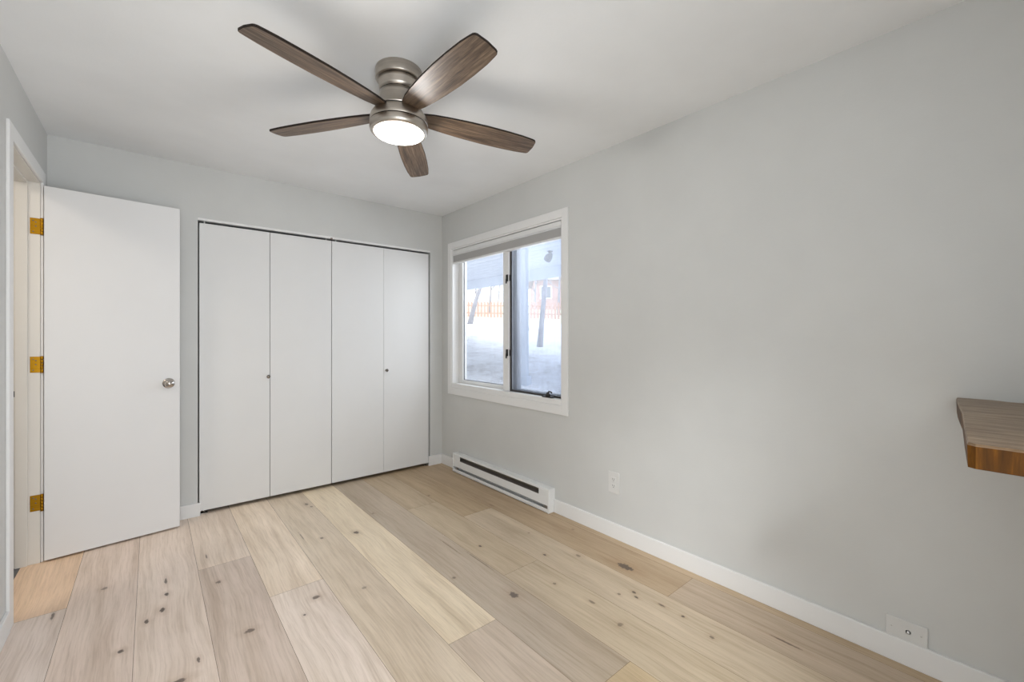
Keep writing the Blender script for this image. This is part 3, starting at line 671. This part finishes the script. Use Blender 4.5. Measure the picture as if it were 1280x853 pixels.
M['bark'] = paint('bark', srgb(150, 146, 148), 0.9, 30, 0.5, 0.1, 0.2)
def tree(px, depth, height, r0, lean, label, seed, levels=3):
    rnd = random.Random(seed); x, y = ray(px, depth); z = gz(x, y)
    root = thing('bare_tree', label, 'tree', (x, y, z), group=None)
    tk = MB(); br = MB()
    side = Vector((math.cos(0.6996), -math.sin(0.6996), 0))
    path = []; n = 9
    for i in range(n + 1):
        f_ = i / n
        path.append(side * (lean * f_ ** 1.2) + Vector((rnd.uniform(-1, 1), rnd.uniform(-1, 1), 0)) * 0.04 * f_ + Vector((0, 0, height * f_ - 0.1)))
    rad = [r0 * (1.25 if i == 0 else 1) * (1 - 0.75 * i / n) for i in range(n + 1)]
    tk.tube(path, rad, 10)
    def branch(p0, d0, ln, r_, lev):
        pts = [p0]; dd = d0.copy()
        for i in range(4):
            dd = (dd + Vector((rnd.uniform(-.3, .3), rnd.uniform(-.3, .3), rnd.uniform(-.1, .3)))).normalized(); pts.append(pts[-1] + dd * ln / 4)
        br.tube(pts, [r_ * (1 - 0.2 * i) for i in range(5)], 5)
        if lev > 0:
            for _ in range(3):
                q = rnd.randint(1, 4); e_ = (dd + Vector((rnd.uniform(-1, 1), rnd.uniform(-1, 1), rnd.uniform(-.3, .8)))).normalized()
                branch(pts[q], e_, ln * 0.55, r_ * 0.5, lev - 1)
    for i in range(3, n + 1):
        for _ in range(2):
            a = rnd.uniform(0, 6.28); branch(path[i], Vector((math.cos(a), math.sin(a), rnd.uniform(0.2, 0.9))).normalized(), height * rnd.uniform(.2, .35), rad[i] * 0.5, levels - 1)
    tk.build('trunk', M['bark'], root); br.build('branches', M['bark'], root)
tree(674.5, 8.6, 5.0, 0.055, 0.55, 'bare leaning tree closest to the window in the right pane', 1)
tree(657, 13.0, 4.2, 0.11, -0.9, 'bare tree trunk slanting left just behind the deck post', 2)
tree(586.5, 15.0, 4.6, 0.09, 1.6, 'thin bare tree slanting across the left pane', 4)
tree(612, 26.0, 4.5, 0.08, 0.3, 'bare twiggy tree behind the fence in the left pane', 6, 3)
tree(632, 29.0, 5.2, 0.10, -0.3, 'bare twiggy tree beyond the fence behind the centre mullion', 9, 3)
tree(698, 27.0, 5.0, 0.09, 0.2, 'bare twiggy tree beside the reddish house beyond the fence', 11, 3)

tree(598, 24.0, 3.6, 0.07, -0.4, 'low twiggy bare tree over the fence at the left edge of the left pane', 15, 4)
tree(622, 33.0, 4.4, 0.07, 0.4, 'low twiggy bare tree over the fence beside the mullion in the left pane', 17, 4)
tree(668, 25.0, 4.2, 0.07, 0.2, 'low twiggy bare tree between the deck post and the leaning tree', 19, 4)
# picket fence along the top of the meadow
M['picket'] = paint('fence_paint', srgb(198, 160, 140), 0.8, 20, 0.1, 0.2, 0.08)
fx0, fy0 = ray(560, 21.0); fx1, fy1 = ray(745, 19.5)
A = Vector((fx0, fy0, 0)); B_ = Vector((fx1, fy1, 0)); ln = (B_ - A).length; dv = (B_ - A).normalized(); ang = math.atan2(dv.y, dv.x)
fe = thing('picket_fence', 'reddish picket fence along the top of the meadow', 'fence', (A.x, A.y, gz(A.x, A.y)))
npk = 44
def fz(s_): q_ = A + dv * s_; return gz(q_.x, q_.y) - gz(A.x, A.y)
pk0 = None
for i in range(npk):
    s_ = (i + 0.5) * ln / npk
    if pk0 is None:
        pk0 = MB().prism([(-0.045, -0.05), (0.045, -0.05), (0.045, 0.74), (0.0, 0.80), (-0.045, 0.74)], -0.012, 0.012, 0, 0, Matrix.Rotation(R(90), 4, 'X')).build('picket', M['picket'], fe); o = pk0
    else:
        o = pk0.copy(); COL.objects.link(o)
    o.parent = fe; o.location = (dv.x * s_, dv.y * s_, fz(s_)); o.rotation_euler = (0, 0, ang)
for hz in (0.22, 0.58):
    MB().tube([(dv.x * s_ - dv.y * 0.03, dv.y * s_ + dv.x * 0.03, fz(s_) + hz) for s_ in (0, ln * .25, ln * .5, ln * .75, ln)], 0.035, 4).build('rail', M['picket'], fe)

# neighbouring house beyond the fence
M['red'] = paint('red_siding', srgb(192, 160, 148), 0.8, 12, 0.2, 0.2, 0.06)
M['roof'] = paint('roof_shingle', srgb(170, 160, 156), 0.9, 12, 0.3, 0.1, 0.1)
hx, hy = ray(703, 36.0); hz_ = gz(hx, hy)
hs = thing('neighbour_house', 'reddish brown house beyond the fence in the right pane', 'house', (hx, hy, hz_), (0, 0, -0.70))
MB().box(-2.4, 5.0, -0.2, 6, -0.6, 2.5).build('wall', M['red'], hs)
rf = MB(); t = bmesh.new()
vv = [t.verts.new(q_) for q_ in ((-2.8, -0.8, 2.45), (5.4, -0.8, 2.45), (5.4, 6.4, 2.45), (-2.8, 6.4, 2.45), (-2.8, 2.8, 4.0), (5.4, 2.8, 4.0))]
for idx in ((0, 1, 5, 4), (2, 3, 4, 5), (0, 4, 3), (1, 2, 5), (3, 2, 1, 0)): t.faces.new([vv[i] for i in idx])
bmesh.ops.recalc_face_normals(t, faces=t.faces); rf.add(t); rf.build('roof', M['roof'], hs)
for wx in (-1.4, 0.4, 2.2):
    fr = MB().box(wx - 0.5, wx + 0.5, -0.26, -0.19, 0.9, 2.0, 0.01).build('window', M['trim'], hs)
    MB().box(wx - 0.4, wx + 0.4, -0.275, -0.255, 1.0, 1.9).build('pane', M['sash'], fr)
# small dark flood lamp under the deck, near the right edge of the pane
lx, ly = ray(687.5, 6.2)
fl_ = thing('flood_lamp', 'small dark lamp fixed under the deck outside', 'lamp', (lx, ly, 2.485))
MB().lathe([(0.0, 0.0), (0.04, 0.0), (0.04, -0.015), (0.012, -0.02), (0.012, -0.05), (0.0, -0.05)], 20).build('bracket', M['bronze'], fl_)
MB().lathe([(0.0, 0.03), (0.03, 0.03), (0.055, -0.04), (0.055, -0.09), (0.0, -0.085)], 24, 0, Matrix.Translation((0, 0, -0.06)) @ Matrix.Rotation(R(40), 4, 'Y')).build('lamp_head', M['bronze'], fl_)
